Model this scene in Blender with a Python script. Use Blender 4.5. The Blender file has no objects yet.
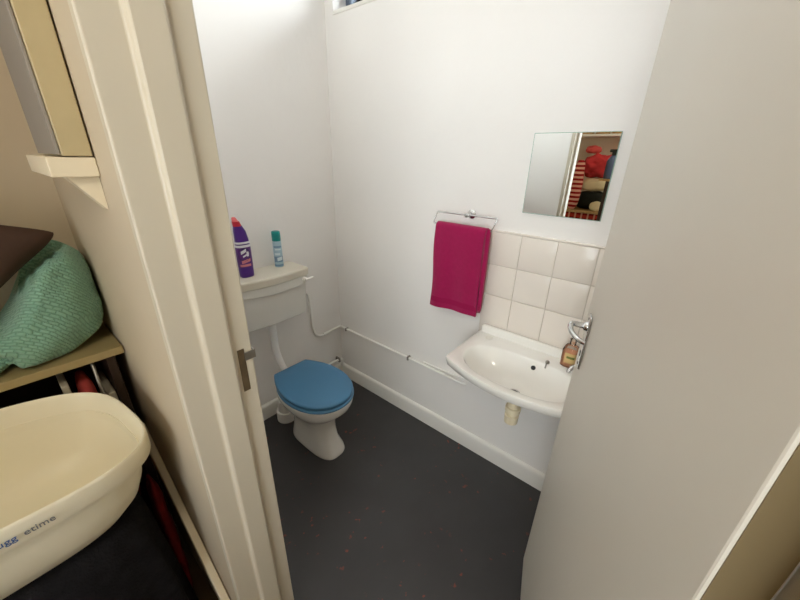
import bpy, bmesh, math, random
from mathutils import Vector, Matrix, noise
random.seed(4)
C = bpy.context.scene.collection
PI = math.pi
# ------------------------------------------------------------------ materials
def lin(c):
    return tuple(((v/255)/12.92 if v/255 <= .04045 else ((v/255+.055)/1.055)**2.4) for v in c) + (1,)
def mat(name, col, rough=.5, metal=0, bump=0, bscale=60, var=0, vscale=4, spec=.5, trans=0, ior=1.45, sheen=0, coat=0):
    m = bpy.data.materials.new(name); m.use_nodes = True
    N = m.node_tree.nodes; L = m.node_tree.links; b = N['Principled BSDF']
    b.inputs['Base Color'].default_value = lin(col); b.inputs['Roughness'].default_value = rough
    b.inputs['Metallic'].default_value = metal; b.inputs['Specular IOR Level'].default_value = spec
    b.inputs['Transmission Weight'].default_value = trans; b.inputs['IOR'].default_value = ior
    b.inputs['Sheen Weight'].default_value = sheen; b.inputs['Coat Weight'].default_value = coat
    tc = N.new('ShaderNodeTexCoord')
    if var:
        n = N.new('ShaderNodeTexNoise'); n.inputs['Scale'].default_value = vscale; n.inputs['Detail'].default_value = 5
        L.new(tc.outputs['Object'], n.inputs['Vector'])
        r = N.new('ShaderNodeMapRange'); r.inputs['From Min'].default_value = .3; r.inputs['From Max'].default_value = .7
        r.inputs['To Min'].default_value = 1-var; r.inputs['To Max'].default_value = 1+var
        L.new(n.outputs['Fac'], r.inputs['Value'])
        x = N.new('ShaderNodeMix'); x.data_type = 'RGBA'; x.blend_type = 'MULTIPLY'; x.inputs['Factor'].default_value = 1
        x.inputs['A'].default_value = lin(col); L.new(r.outputs['Result'], x.inputs['B'])
        L.new(x.outputs['Result'], b.inputs['Base Color'])
    if bump:
        n = N.new('ShaderNodeTexNoise'); n.inputs['Scale'].default_value = bscale; n.inputs['Detail'].default_value = 4
        L.new(tc.outputs['Object'], n.inputs['Vector'])
        bp = N.new('ShaderNodeBump'); bp.inputs['Strength'].default_value = bump; bp.inputs['Distance'].default_value = .004
        L.new(n.outputs['Fac'], bp.inputs['Height']); L.new(bp.outputs['Normal'], b.inputs['Normal'])
    return m
def nodes(m): return m.node_tree.nodes, m.node_tree.links, m.node_tree.nodes['Principled BSDF']

M = {}
M['wall'] = mat('white_wall_paint', (240,237,233), .62, bump=.2, bscale=35, var=.012, vscale=3)
M['outer_wall'] = mat('cream_wall_paint', (198,184,160), .65, bump=.15, bscale=40, var=.02)
M['pale_wall'] = mat('pale_wall_paint', (238,232,218), .65, bump=.15, bscale=40)
M['ceiling'] = mat('ceiling_paint', (243,242,240), .8)
M['gloss'] = mat('cream_gloss_paint', (204,195,176), .38, bump=.08, bscale=18, var=.015)
M['door'] = mat('door_gloss_paint', (216,210,198), .42, bump=.06, bscale=14, var=.02, vscale=2.5)
M['door_edge'] = mat('door_edge_paint', (124,108,78), .5, var=.03)
M['skirt'] = mat('skirting_paint', (236,233,226), .4, bump=.05)
M['ceramic'] = mat('glazed_ceramic', (236,234,228), .12, coat=.3)
M['tile'] = mat('glazed_tile', (230,222,212), .22, var=.012, vscale=8)
M['grout'] = mat('grout', (206,198,186), .8)
M['cistern'] = mat('cistern_plastic', (222,219,210), .38)
M['cistern_lid'] = mat('cistern_lid_plastic', (218,211,194), .4)
M['plastic'] = mat('white_plastic', (238,236,230), .3)
M['pipe'] = mat('painted_pipe', (240,238,233), .4)
M['trap'] = mat('yellowed_plastic', (230,218,188), .4)
M['blue'] = mat('blue_seat_plastic', (78,130,168), .36, var=.015)
M['chrome'] = mat('chrome', (215,215,215), .12, 1)
M['steel'] = mat('dull_steel', (150,146,138), .4, 1)
M['black'] = mat('hole_black', (18,18,18), .5)  # black discs stand in for the shade inside open holes
M['slot_brown'] = mat('bare_wood_mortice', (96,80,56), .7, var=.2, vscale=40)  # brown of the bare latch slot, mottled by noise
M['towel'] = mat('magenta_terry', (158,22,78), .95, bump=.6, bscale=420, var=.06, vscale=60, sheen=.25, spec=.1)
M['towel_hem'] = mat('magenta_woven_band', (150,18,72), .8, bump=.25, bscale=300, spec=.2)
M['purple'] = mat('purple_plastic', (78,38,132), .28)
M['red'] = mat('red_cap_plastic', (196,38,58), .35)
M['pinkcap'] = mat('pink_cap_plastic', (236,120,120), .35)
M['teal'] = mat('teal_cap_plastic', (0,134,132), .35)
M['can'] = mat('pale_blue_can', (166,194,208), .3, .1)
M['can_dark'] = mat('can_print_dark', (118,150,176), .4)
M['can_light'] = mat('can_print_light', (214,228,234), .4)
M['label_white'] = mat('label_white', (232,232,238), .4)
M['label_navy'] = mat('label_navy', (36,34,86), .4)
M['label_pink'] = mat('label_pink', (214,130,140), .4)
M['label_red'] = mat('label_maroon', (92,44,122), .4)
M['bath'] = mat('cream_bath_plastic', (240,234,212), .36, spec=.45)
M['bath_ink'] = mat('bath_print_ink', (112,116,122), .6)
M['bath_ink_blue'] = mat('bath_print_blue', (72,104,160), .6)
M['blackcloth'] = mat('black_fleece', (30,30,33), 1, bump=.7, bscale=160, var=.25, vscale=30, spec=.1)
M['brown'] = mat('brown_velvet', (84,66,58), .9, bump=.25, bscale=60, var=.12, vscale=8, spec=.1)
M['shelf'] = mat('olive_shelf_board', (158,140,98), .5, var=.08, vscale=12)
M['darkwood'] = mat('dark_stained_wood', (52,38,28), .5, var=.15, vscale=12)
M['box_side'] = mat('varnished_ply', (186,170,132), .45, var=.07, vscale=9)
M['box_front'] = mat('grey_board', (140,133,124), .55, var=.03)
M['ink'] = mat('marker_ink', (50,40,34), .7)
M['redcloth'] = mat('red_cloth', (190,52,54), .9, bump=.3, bscale=60, var=.15, vscale=20)
M['darkred'] = mat('maroon_cloth', (130,18,22), .9, bump=.3, bscale=60, var=.2, vscale=20)
M['coral'] = mat('coral_cloth', (206,82,78), .9, bump=.3, bscale=60, var=.1, vscale=20)
M['creamcloth'] = mat('cream_cloth', (228,214,176), .9, bump=.3, bscale=40, var=.06, vscale=10)
M['darkgreen'] = mat('black_green_canvas', (30,36,32), .8, bump=.2, var=.2, vscale=20)
M['bluegrey'] = mat('slate_blue_plastic', (78,92,124), .5)
M['tan'] = mat('wicker_tan', (180,146,96), .8, bump=.6, bscale=120, var=.25, vscale=60)
M['card'] = mat('pale_card', (176,168,148), .8)
M['outfloor'] = mat('brown_floor_tiles', (112,92,70), .5, var=.1)
M['frame_blue'] = mat('painted_window_frame', (92,104,122), .4)
M['white_paint'] = mat('white_painted_batten', (226,214,188), .5, bump=.2, bscale=30, var=.05)

# floor of the toilet: dark grey paint with reddish worn flecks
m = mat('dark_grey_floor_paint', (58,56,56), .42, bump=.12, bscale=14)
N, L, b = nodes(m)
tc = N.new('ShaderNodeTexCoord')
n1 = N.new('ShaderNodeTexNoise'); n1.inputs['Scale'].default_value = 26; n1.inputs['Detail'].default_value = 3
n2 = N.new('ShaderNodeTexNoise'); n2.inputs['Scale'].default_value = 3.1; n2.inputs['Detail'].default_value = 2
for n in (n1, n2): L.new(tc.outputs['Object'], n.inputs['Vector'])
r1 = N.new('ShaderNodeMapRange'); r1.inputs['From Min'].default_value = .652; r1.inputs['From Max'].default_value = .685
r2 = N.new('ShaderNodeMapRange'); r2.inputs['From Min'].default_value = .48; r2.inputs['From Max'].default_value = .56
L.new(n1.outputs['Fac'], r1.inputs['Value']); L.new(n2.outputs['Fac'], r2.inputs['Value'])
mu = N.new('ShaderNodeMath'); mu.operation = 'MULTIPLY'
L.new(r1.outputs['Result'], mu.inputs[0]); L.new(r2.outputs['Result'], mu.inputs[1])
mu2 = N.new('ShaderNodeMath'); mu2.operation = 'MULTIPLY'; mu2.inputs[1].default_value = .75; L.new(mu.outputs[0], mu2.inputs[0])
n3 = N.new('ShaderNodeTexNoise'); n3.inputs['Scale'].default_value = 5; n3.inputs['Detail'].default_value = 6
L.new(tc.outputs['Object'], n3.inputs['Vector'])
cr = N.new('ShaderNodeValToRGB'); cr.color_ramp.elements[0].color = lin((52,50,51)); cr.color_ramp.elements[1].color = lin((66,65,65))
L.new(n3.outputs['Fac'], cr.inputs['Fac'])
mx = N.new('ShaderNodeMix'); mx.data_type = 'RGBA'; L.new(mu2.outputs[0], mx.inputs['Factor'])
L.new(cr.outputs['Color'], mx.inputs['A']); mx.inputs['B'].default_value = lin((140,66,50))
L.new(mx.outputs['Result'], b.inputs['Base Color'])
M['floor'] = m

# knitted blanket: basket weave bump
m = mat('sea_green_knit', (112,166,140), .95, spec=.1, sheen=.2)
N, L, b = nodes(m)
tc = N.new('ShaderNodeTexCoord'); uv = tc.outputs['UV']
br = N.new('ShaderNodeTexBrick'); br.inputs['Scale'].default_value = 1
br.inputs['Brick Width'].default_value = .017; br.inputs['Row Height'].default_value = .0085
br.inputs['Mortar Size'].default_value = .0026; br.inputs['Mortar Smooth'].default_value = 1
br.inputs['Color1'].default_value = lin((142,184,164)); br.inputs['Color2'].default_value = lin((132,174,153)); br.inputs['Mortar'].default_value = lin((116,160,140))  # shade between stitches is put into the mortar colour
nw = N.new('ShaderNodeTexNoise'); nw.inputs['Scale'].default_value = 9
L.new(tc.outputs['Object'], nw.inputs['Vector'])
ms = N.new('ShaderNodeVectorMath'); ms.operation = 'SCALE'; ms.inputs['Scale'].default_value = .035
L.new(nw.outputs['Color'], ms.inputs[0])
rt = N.new('ShaderNodeVectorRotate'); rt.inputs['Angle'].default_value = .6; rt.rotation_type = 'Z_AXIS'; L.new(uv, rt.inputs['Vector'])
ad = N.new('ShaderNodeVectorMath'); ad.operation = 'ADD'; L.new(rt.outputs[0], ad.inputs[0]); L.new(ms.outputs[0], ad.inputs[1])
L.new(ad.outputs[0], br.inputs['Vector']); L.new(br.outputs['Color'], b.inputs['Base Color'])
bp = N.new('ShaderNodeBump'); bp.inputs['Strength'].default_value = .7; bp.inputs['Distance'].default_value = .003; bp.invert = True
L.new(br.outputs['Fac'], bp.inputs['Height']); L.new(bp.outputs['Normal'], b.inputs['Normal'])
M['knit'] = m

def stripes(name, c1, c2, scale, axis='Z', check=False):
    m = mat(name, c1, .9, spec=.1); N, L, b = nodes(m)
    tc = N.new('ShaderNodeTexCoord')
    w = N.new('ShaderNodeTexWave'); w.wave_type = 'BANDS'; w.bands_direction = axis; w.inputs['Scale'].default_value = scale; w.inputs['Distortion'].default_value = 1.2
    L.new(tc.outputs['Object'], w.inputs['Vector'])
    r = N.new('ShaderNodeValToRGB'); r.color_ramp.elements[0].position = .45; r.color_ramp.elements[1].position = .6
    r.color_ramp.elements[0].color = lin(c1); r.color_ramp.elements[1].color = lin(c2)
    L.new(w.outputs['Fac'], r.inputs['Fac']); out = r.outputs['Color']
    if check:
        w2 = N.new('ShaderNodeTexWave'); w2.bands_direction = 'Y'; w2.inputs['Scale'].default_value = scale
        L.new(tc.outputs['Object'], w2.inputs['Vector'])
        x = N.new('ShaderNodeMix'); x.data_type = 'RGBA'; x.inputs['B'].default_value = lin((230,180,150))
        k = N.new('ShaderNodeMapRange'); k.inputs['From Min'].default_value = .75; k.inputs['From Max'].default_value = .9; k.inputs['To Max'].default_value = .6
        L.new(w2.outputs['Fac'], k.inputs['Value']); L.new(k.outputs['Result'], x.inputs['Factor']); L.new(out, x.inputs['A']); out = x.outputs['Result']
    L.new(out, b.inputs['Base Color']); return m
M['striped'] = stripes('red_striped_wool', (150,30,36), (226,170,150), 7, 'Z')
M['tartan'] = stripes('red_tartan', (176,56,44), (120,22,28), 5, 'Z', True)

m = mat('window_glass', (255,255,255), .02); M['glass'] = m
N, L, b = nodes(m); tr = N.new('ShaderNodeBsdfTransparent'); gl = N.new('ShaderNodeBsdfGlossy'); gl.inputs['Roughness'].default_value = .02
fr = N.new('ShaderNodeFresnel'); fr.inputs['IOR'].default_value = 1.45; ms_ = N.new('ShaderNodeMixShader')
L.new(fr.outputs[0], ms_.inputs[0]); L.new(tr.outputs[0], ms_.inputs[1]); L.new(gl.outputs[0], ms_.inputs[2]); L.new(ms_.outputs[0], N['Material Output'].inputs['Surface'])
m = mat('clear_plastic', (255,255,255), .05); M['clear'] = m
N, L, b = nodes(m); tr = N.new('ShaderNodeBsdfTransparent'); tr.inputs[0].default_value = (1,.95,.9,1); gl = N.new('ShaderNodeBsdfGlossy'); gl.inputs['Roughness'].default_value = .08
fr = N.new('ShaderNodeFresnel'); fr.inputs['IOR'].default_value = 1.5; ms_ = N.new('ShaderNodeMixShader')
L.new(fr.outputs[0], ms_.inputs[0]); L.new(tr.outputs[0], ms_.inputs[1]); L.new(gl.outputs[0], ms_.inputs[2]); L.new(ms_.outputs[0], N['Material Output'].inputs['Surface'])
m = mat('peach_liquid_soap', (236,172,136), .2); M['soap'] = m
M['soap_label'] = mat('soap_label', (222,190,130), .5)
M['soap_green'] = mat('soap_label_print', (120,128,60), .5)
m = mat('mirror_silver', (238,240,238), .0, 1); M['mirror'] = m
M['mirror_edge'] = mat('mirror_glass_edge', (150,178,166), .15)
m = bpy.data.materials.new('lit_bulb'); m.use_nodes = True
N, L, b = nodes(m); b.inputs['Emission Color'].default_value = (1,.8,.55,1); b.inputs['Emission Strength'].default_value = 12
M['bulb'] = m

# ------------------------------------------------------------------ helpers
def obj(name, bm, m, parent=None, smooth=False, loc=None, autos=None, label=None):
    me = bpy.data.meshes.new(name)
    bmesh.ops.recalc_face_normals(bm, faces=bm.faces)
    bm.to_mesh(me); bm.free()
    for x in (m if isinstance(m, (list, tuple)) else [m]): me.materials.append(x)
    if smooth: me.polygons.foreach_set('use_smooth', [True]*len(me.polygons))
    o = bpy.data.objects.new(name, me); C.objects.link(o)
    if autos is not None:
        me.polygons.foreach_set('use_smooth', [True]*len(me.polygons)); me.set_sharp_from_angle(angle=math.radians(autos))
    if parent: o.parent = parent; o.matrix_parent_inverse = Matrix.Translation(parent.location).inverted() if parent.parent is None else (parent.matrix_parent_inverse.copy() if False else Matrix())
    if label: o['label'] = label
    return o
def thing(name, label, cat, loc=(0,0,0), group=None, kind=None):
    o = bpy.data.objects.new(name, None); C.objects.link(o); o.location = loc; o.empty_display_size = .1
    o['label'] = label; o['category'] = cat
    if group: o['group'] = group
    if kind: o['kind'] = kind
    return o
def tag(o, label, cat, group=None, kind=None):
    o['label'] = label; o['category'] = cat
    if group: o['group'] = group
    if kind: o['kind'] = kind
    return o
def box(bm, x0, x1, y0, y1, z0, z1, bev=0, seg=2, mi=0):
    mtx = Matrix.Translation(((x0+x1)/2, (y0+y1)/2, (z0+z1)/2)) @ Matrix.Diagonal((abs(x1-x0), abs(y1-y0), abs(z1-z0), 1))
    before = set(bm.faces)
    r = bmesh.ops.create_cube(bm, size=1, matrix=mtx)
    if bev:
        es = list({e for v in r['verts'] for e in v.link_edges})
        bmesh.ops.bevel(bm, geom=es, offset=bev, segments=seg, affect='EDGES', profile=.5)
    for f in set(bm.faces)-before: f.material_index = mi
    return r
def BM(): return bmesh.new()
def bx(*a, **k):
    bm = BM(); box(bm, *a, **k); return bm
def tube(bm, pts, r, n=12, caps=True, mi=0, sub=0):
    P = [Vector(p) for p in pts]
    if sub:
        Q = []
        for i in range(len(P)-1):
            p0 = P[max(i-1,0)]; p1 = P[i]; p2 = P[i+1]; p3 = P[min(i+2,len(P)-1)]
            for k in range(sub):
                t = k/sub
                Q.append(.5*((2*p1)+(p2-p0)*t+(2*p0-5*p1+4*p2-p3)*t*t+(3*p1-p0-3*p2+p3)*t**3))
        Q.append(P[-1]); P = Q
    rad = r if isinstance(r, (list, tuple)) else [r]*len(P)
    if len(rad) != len(P): rad = [rad[0]+(rad[-1]-rad[0])*i/(len(P)-1) for i in range(len(P))]
    prev = None; rings = []
    for i, p in enumerate(P):
        t = (P[min(i+1,len(P)-1)]-P[max(i-1,0)]).normalized()
        if prev is None:
            a = t.orthogonal().normalized()
        else:
            a = (prev - t*prev.dot(t)).normalized()
        prev = a; c = t.cross(a)
        rings.append([bm.verts.new(p+(a*math.cos(2*PI*k/n)+c*math.sin(2*PI*k/n))*rad[i]) for k in range(n)])
    loft(bm, rings, caps, mi)
def loft(bm, rings, caps=True, mi=0, capstart=None, capend=None):
    n = len(rings[0]); fs = []
    for i in range(len(rings)-1):
        for k in range(n):
            f = bm.faces.new((rings[i][k], rings[i][(k+1)%n], rings[i+1][(k+1)%n], rings[i+1][k])); f.material_index = mi; fs.append(f)
    if capstart if capstart is not None else caps: bm.faces.new(rings[0][::-1]).material_index = mi
    if capend if capend is not None else caps: bm.faces.new(rings[-1]).material_index = mi
    return fs
def lathe(bm, prof, cx=0, cy=0, cz=0, n=24, mi=0, sx=1, sy=1):
    rings = [[bm.verts.new((cx+r*sx*math.cos(2*PI*k/n), cy+r*sy*math.sin(2*PI*k/n), cz+z)) for k in range(n)] for r, z in prof]
    loft(bm, rings, True, mi)
def sup(t, a, b, e):
    c, s = math.cos(t), math.sin(t)
    return (a*math.copysign(abs(c)**(2/e), c), b*math.copysign(abs(s)**(2/e), s))
def ring(bm, f, n): return [bm.verts.new(f(2*PI*k/n)) for k in range(n)]
def bevmod(o, w, seg=2):
    m = o.modifiers.new('bevel', 'BEVEL'); m.width = w; m.segments = seg; m.limit_method = 'ANGLE'; return o
def submod(o, l=1):
    m = o.modifiers.new('sub', 'SUBSURF'); m.levels = l; m.render_levels = l; return o
def text_mesh(s, size, ext=.0004):
    cu = bpy.data.curves.new('t', 'FONT'); cu.body = s; cu.size = size; cu.extrude = ext; cu.align_x = 'LEFT'; cu.resolution_u = 3
    o = bpy.data.objects.new('t', cu); C.objects.link(o); bpy.context.view_layer.update()
    me = bpy.data.meshes.new_from_object(o.evaluated_get(bpy.context.evaluated_depsgraph_get()))
    bpy.data.objects.remove(o); bpy.data.curves.remove(cu)
    bm = BM(); bm.from_mesh(me); bpy.data.meshes.remove(me); return bm

# ------------------------------------------------------------------ setting
XI, XO = -1.165, -1.320          # room face and outer face of the doorway wall
YJ, YH = -1.083, -1.908          # latch jamb and hinge jamb faces
YL = -.33                        # outer room's left wall
H = 2.75; DH = 2.03
XB, YB, YE = -3.05, -3.3, -2.15
def struct(name, bm, m, label=None, cat=None, **k):
    o = obj(name, bm, m, **k); o['kind'] = 'structure'
    if label: o['label'] = label; o['category'] = cat
    return o
struct('floor', bx(XI-.01, .0, YE, 0, -.1, 0), M['floor'], 'dark grey painted toilet floor with worn reddish flecks', 'floor')
struct('floor_outer', bx(XB, XI-.01, YB, YL, -.1, -.002), M['outfloor'], 'brown floor of the outer room', 'floor')
bm = BM(); box(bm, XB-.1, .25, YB-.1, .1, H, H+.1); struct('ceiling', bm, M['ceiling'], 'white ceiling', 'ceiling')
struct('wall_left', bx(XI, .25, 0, .1, 0, H), M['wall'], 'white wall behind the toilet cistern', 'wall')
WY0, WY1, WZ0, WZ1 = -1.25, -.066, 2.30, 2.66
bm = BM()
box(bm, 0, .22, YE-.1, 0, -.1, WZ0); box(bm, 0, .22, YE-.1, 0, WZ1, H)
box(bm, 0, .22, WY1, 0, WZ0, WZ1); box(bm, 0, .22, YE-.1, WY0, WZ0, WZ1)
struct('wall_right', bm, M['wall'], 'white wall carrying the basin, mirror and towel', 'wall')
struct('wall_end', bx(XO, 0, YE-.1, YE, 0, H), M['wall'], 'white end wall behind the open door', 'wall')
# doorway wall: white room side, cream outer side
bm = BM()
JT = .022
for x0, x1, mi in ((XI-.06, XI, 0), (XO, XI-.06, 1)):
    box(bm, x0, x1, YJ+JT, .1 if mi == 0 else 0.1, 0, H, mi=mi)
    box(bm, x0, x1, YE, YH-JT, 0, H, mi=mi)
    box(bm, x0, x1, YH-JT, YJ+JT, DH+JT, H, mi=mi)
struct('wall_doorway', bm, [M['wall'], M['outer_wall']], 'wall with the doorway, white inside and cream outside', 'wall')
struct('wall_outer_left', bx(XB, XO, YL, YL+.1, 0, H), M['outer_wall'], 'cream wall behind the shelf and blanket', 'wall')
OW = (-2.75, -1.55, .95, 2.15)  # opening for the added fill window
bm = BM(); box(bm, XB-.1, XB, YB, OW[0], 0, H); box(bm, XB-.1, XB, OW[1], YL+.1, 0, H); box(bm, XB-.1, XB, OW[0], OW[1], 0, OW[2]); box(bm, XB-.1, XB, OW[0], OW[1], OW[3], H)
struct('wall_outer_back', bm, M['pale_wall'], 'cream wall seen in the mirror', 'wall')
struct('wall_outer_right', bx(XB, XO, YB-.1, YB, 0, H), M['outer_wall'], 'cream wall behind the viewer', 'wall')
struct('wall_outer_side', bx(XO, XO+.1, YB, YE-.1, 0, H), M['outer_wall'], 'cream wall beside the doorway', 'wall')

def skirting(name, pts, lab):
    # profile with rounded top swept along a straight run on a wall; pts = (axis, wall coord, a, b, direction)
    ax, w, a, b, d = pts
    prof = [(0,0),(.018,0),(.018,.085),(.0165,.097),(.012,.104),(.006,.107),(0,.107)]
    bm = BM(); R = []
    for t in (a, b):
        R.append([bm.verts.new((w+d*p, t, z) if ax == 'y' else (t, w+d*p, z)) for p, z in prof])
    loft(bm, R)
    return struct(name, bm, M['skirt'], lab, 'skirting', autos=40)
skirting('baseboard_left', ('x', 0, XI, -.018, -1), 'white skirting board on the wall behind the toilet')
skirting('baseboard_right', ('y', 0, YE, 0, -1), 'white skirting board under the basin wall')

# door lining
t = thing('trim_1', 'cream painted door frame lining with worn latch cut-out', 'door frame', (XI-.05, YJ, 0), kind='structure')
def lining(y, s, name):
    bm = BM()
    prof = [(XI-.001,0),(XI-.046,0),(XI-.048,.012),(XI-.096,.012),(XI-.100,.010),(XI-.102,.001),(XO-.004,.001),(XO-.004,-JT),(XI-.001,-JT)]
    R = [[bm.verts.new((x, y-s*p, z)) for x, p in prof] for z in (0, DH)]
    loft(bm, R)
    return bevmod(obj(name, bm, M['gloss'], t), .005, 3)
lining(YJ, 1, 'jamb'); lining(YH, -1, 'jamb')
bm = BM(); box(bm, XO-.004, XI-.001, YH-JT, YJ+JT, DH, DH+JT); box(bm, XI-.102, XI-.048, YH, YJ, DH-.012, DH)
bevmod(obj('head', bm, M['gloss'], t), .003)
# latch keep: bare slot with a steel lip wrapping the arris
def jp(px_x, z): return (px_x, YJ, z)
KZ = 1.155
bm = BM(); box(bm, XI-.036, XI-.020, YJ-.0012, YJ+.004, KZ-.075, KZ+.037, bev=.0008)
obj('latch_slot', bm, M['slot_brown'], t, label='bare wood latch slot')
bm = BM(); box(bm, XI-.022, XI+.004, YJ-.0028, YJ-.0006, KZ+.005, KZ+.026, bev=.0006)
box(bm, XI+.0005, XI+.004, YJ-.0028, YJ+.012, KZ+.005, KZ+.026, bev=.0006)
obj('strike_plate', bm, M['steel'], t, label='worn steel strike plate')

# window with dark bars, high in the right wall
t = thing('window_1', 'high window with blue grey bars near the corner', 'window', (.1, -.4, WZ0), kind='structure')
bm = BM()
for a in ((.09,.14,WY0,WY1,WZ0,WZ0+.035), (.09,.14,WY0,WY1,WZ1-.035,WZ1), (.09,.14,WY0,WY0+.035,WZ0,WZ1), (.09,.14,WY1-.035,WY1,WZ0,WZ1), (.09,.14,-.68,-.64,WZ0,WZ1)): box(bm, *a, bev=.004)
obj('window_frame', bm, M['frame_blue'], t)
obj('pane', bx(.112,.116,WY0+.03,WY1-.03,WZ0+.03,WZ1-.03), M['glass'], t)
for k in range(9):
    y = WY1-.07-k*.13
    bm = BM(); tube(bm, [(.06,y,WZ0), (.06,y,WZ1)], .007, 10); obj('bar', bm, M['frame_blue'], t, True)
bm = BM(); box(bm, -.004,.088,WY0,WY1,WZ0-.012,WZ0+.006, bev=.003); obj('sill', bm, M['skirt'], t)

t = thing('fill_window', 'unseen casement window added in the outer room for fill light', 'window', (XB-.05, -2.15, OW[2]), kind='structure')  # unseen window, added so flat fill light comes through the doorway
bm = BM(); xa, xb_ = XB-.075, XB-.03
for a in ((OW[0],OW[1],OW[2],OW[2]+.05), (OW[0],OW[1],OW[3]-.05,OW[3]), (OW[0],OW[0]+.05,OW[2],OW[3]), (OW[1]-.05,OW[1],OW[2],OW[3]), (-2.175,-2.125,OW[2],OW[3])): box(bm, xa, xb_, *a, bev=.004)
obj('window_frame', bm, M['skirt'], t); obj('pane', bx(XB-.055, XB-.05, OW[0]+.04, OW[1]-.04, OW[2]+.04, OW[3]-.04), M['glass'], t)
# door leaf, hinged on the right jamb, swung into the toilet
A = Vector((-1.187, -1.8676, 0)); E_ = Vector((-.404, -1.630, 0))
u = (E_-A).normalized(); nrm = Vector((-u.y, u.x, 0)); DW = (E_-A).length
Rz = math.atan2(u.y, u.x)
d = thing('door_1', 'cream painted flush door standing open on the right', 'door', A, kind='structure')
d.rotation_euler = (0, 0, Rz)
def dobj(name, bm, m, par=None, **k):
    o = obj(name, bm, m, **k); o.parent = par or d; return o
lf = dobj('leaf', bx(0, DW, -.04, 0, .012, 1.99, bev=.0025), M['door'])
dobj('hinge_edge', bx(-.0012, .0004, -.037, -.003, .02, 1.985), M['door_edge'], lf, label='ochre hinge edge')
for z in (.25, 1.75):
    bm = BM(); tube(bm, [(-.004,-.044,z-.05),(-.004,-.044,z+.05)], .006, 10); dobj('hinge', bm, M['steel'], autos=40)
HX, HZ = DW-.080, 1.150
hp = dobj('lever_handle', bx(HX-.020, HX+.020, .0002, .0065, HZ-.105, HZ+.062, bev=.003, seg=3), M['chrome'], autos=30, label='chrome lever handle on a long backplate')
HZ += .026
bm = BM(); tube(bm, [(HX,.004,HZ),(HX,.012,HZ),(HX,.016,HZ)], [.014,.013,.010], 16)
tube(bm, [(HX,.014,HZ),(HX,.030,HZ+.002),(HX-.004,.043,HZ+.004),(HX-.018,.050,HZ+.003),(HX-.045,.047,HZ-.004),(HX-.070,.032,HZ-.010),(HX-.082,.014,HZ-.014)], [.0085,.0065], 12, sub=6)
dobj('lever', bm, M['chrome'], hp, autos=50)
HZ -= .026
bm = BM(); lathe(bm, [(.0045,0),(.0045,.001)], n=12); bm.transform(Matrix.Translation((HX,.0064,HZ-.055)) @ Matrix.Rotation(-PI/2,4,'X'))
box(bm, HX-.0022, HX+.0022, .0062, .0074, HZ-.07, HZ-.056)
dobj('keyhole', bm, M['black'], hp)
for z in (HZ+.05, HZ-.093):
    bm = BM(); lathe(bm, [(.0045,0),(.003,.0016)], n=10); bm.transform(Matrix.Translation((HX,.0064,z)) @ Matrix.Rotation(-PI/2,4,'X'))
    dobj('screw', bm, M['steel'], hp)

# tiles
cols = [-1.107,-1.255,-1.408,-1.560,-1.712]; rows = [.842-.02,.996,1.148,1.300]
bm = BM(); box(bm, -.004, 0, cols[-1], cols[0], .78, 1.300, mi=1)
for i in range(4):
    for j in range(3):
        box(bm, -.0085, -.001, cols[i+1]+.0015, cols[i]-.0015, (.78 if j == 0 else rows[j])+.0015, rows[j+1]-.0015, bev=.0018, seg=2)
box(bm, -.0095, 0, cols[-1], cols[0]+.003, 1.299, 1.309, bev=.003)
struct('trim_2', bm, [M['tile'], M['grout']], 'cream square tile splashback above the basin', 'tile splashback', autos=40)

# ------------------------------------------------------------------ toilet
TX = -.572
t = thing('toilet', 'white toilet with closed blue lid and wall cistern', 'toilet', (TX, -.42, 0))
def egg(cx, cy, hx, front, back, z, e=2.2, n=48, fl=.0):
    def f(a):
        c, s = math.cos(a), math.sin(a)
        x = hx*math.copysign(abs(c)**(2/e), c)
        ee = e if s < 0 else e+1.0
        y = (front if s < 0 else back)*math.copysign(abs(s)**(2/ee), s)
        return (cx+x, cy+y, z)
    return f
bm = BM()
R = []
for z, hx, cy, fr, bk, dx in ((0,.088,-.40,.202,.17,.012),(.012,.091,-.40,.205,.17,.012),(.03,.088,-.40,.199,.17,.011),(.09,.073,-.40,.164,.16,.007),(.15,.072,-.40,.148,.15,.007),(.20,.082,-.40,.148,.15,.008),
                          (.25,.108,-.42,.152,.17,.004),(.30,.142,-.43,.188,.19,0),(.345,.166,-.44,.224,.20,0),(.37,.174,-.44,.234,.205,0),(.395,.177,-.44,.238,.21,0),(.402,.174,-.44,.234,.208,0)):
    R.append(ring(bm, egg(TX+dx, cy, hx, fr, bk, z, 3.1 if z < .16 else 2.5 if z < .22 else 2.2), 48))
loft(bm, R); obj('bowl', bm, M['ceramic'], t, autos=70)
def dshape(hx, cy, front, back, z):
    pts = []
    for k in range(0, 41):
        a = PI+PI*k/40; c, s_ = math.cos(a), math.sin(a); e = 2.15
        pts.append((TX+hx*math.copysign(abs(c)**(2/e), c), cy+front*math.copysign(abs(s_)**(2/e), s_), z))
    W = lambda t_: hx*(1-.40*t_**2.0)
    for k in range(1, 13): t_ = .93*k/12; pts.append((TX+W(t_), cy+back*t_, z))
    wc = W(.97)
    for k in range(0, 9): pts.append((TX+wc*.96*(1-2*k/8), cy+back, z))
    for k in range(12, 0, -1): t_ = .93*k/12; pts.append((TX-W(t_), cy+back*t_, z))
    return pts
def slab(name, z0, z1, hx, cy, fr, bk, m, dome=0):
    bm = BM(); R = []
    for z, k in ((z0, -.006),(z0+.004, 0),(z1-.008, 0),(z1-.003, -.003),(z1, -.010),(z1+dome*.6, -.04),(z1+dome*.9, -.09),(z1+dome, -.14)):
        R.append([bm.verts.new(p) for p in dshape(hx+k, cy, fr+k, bk+k, z)])
    loft(bm, R); return obj(name, bm, m, t, autos=60)
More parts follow.
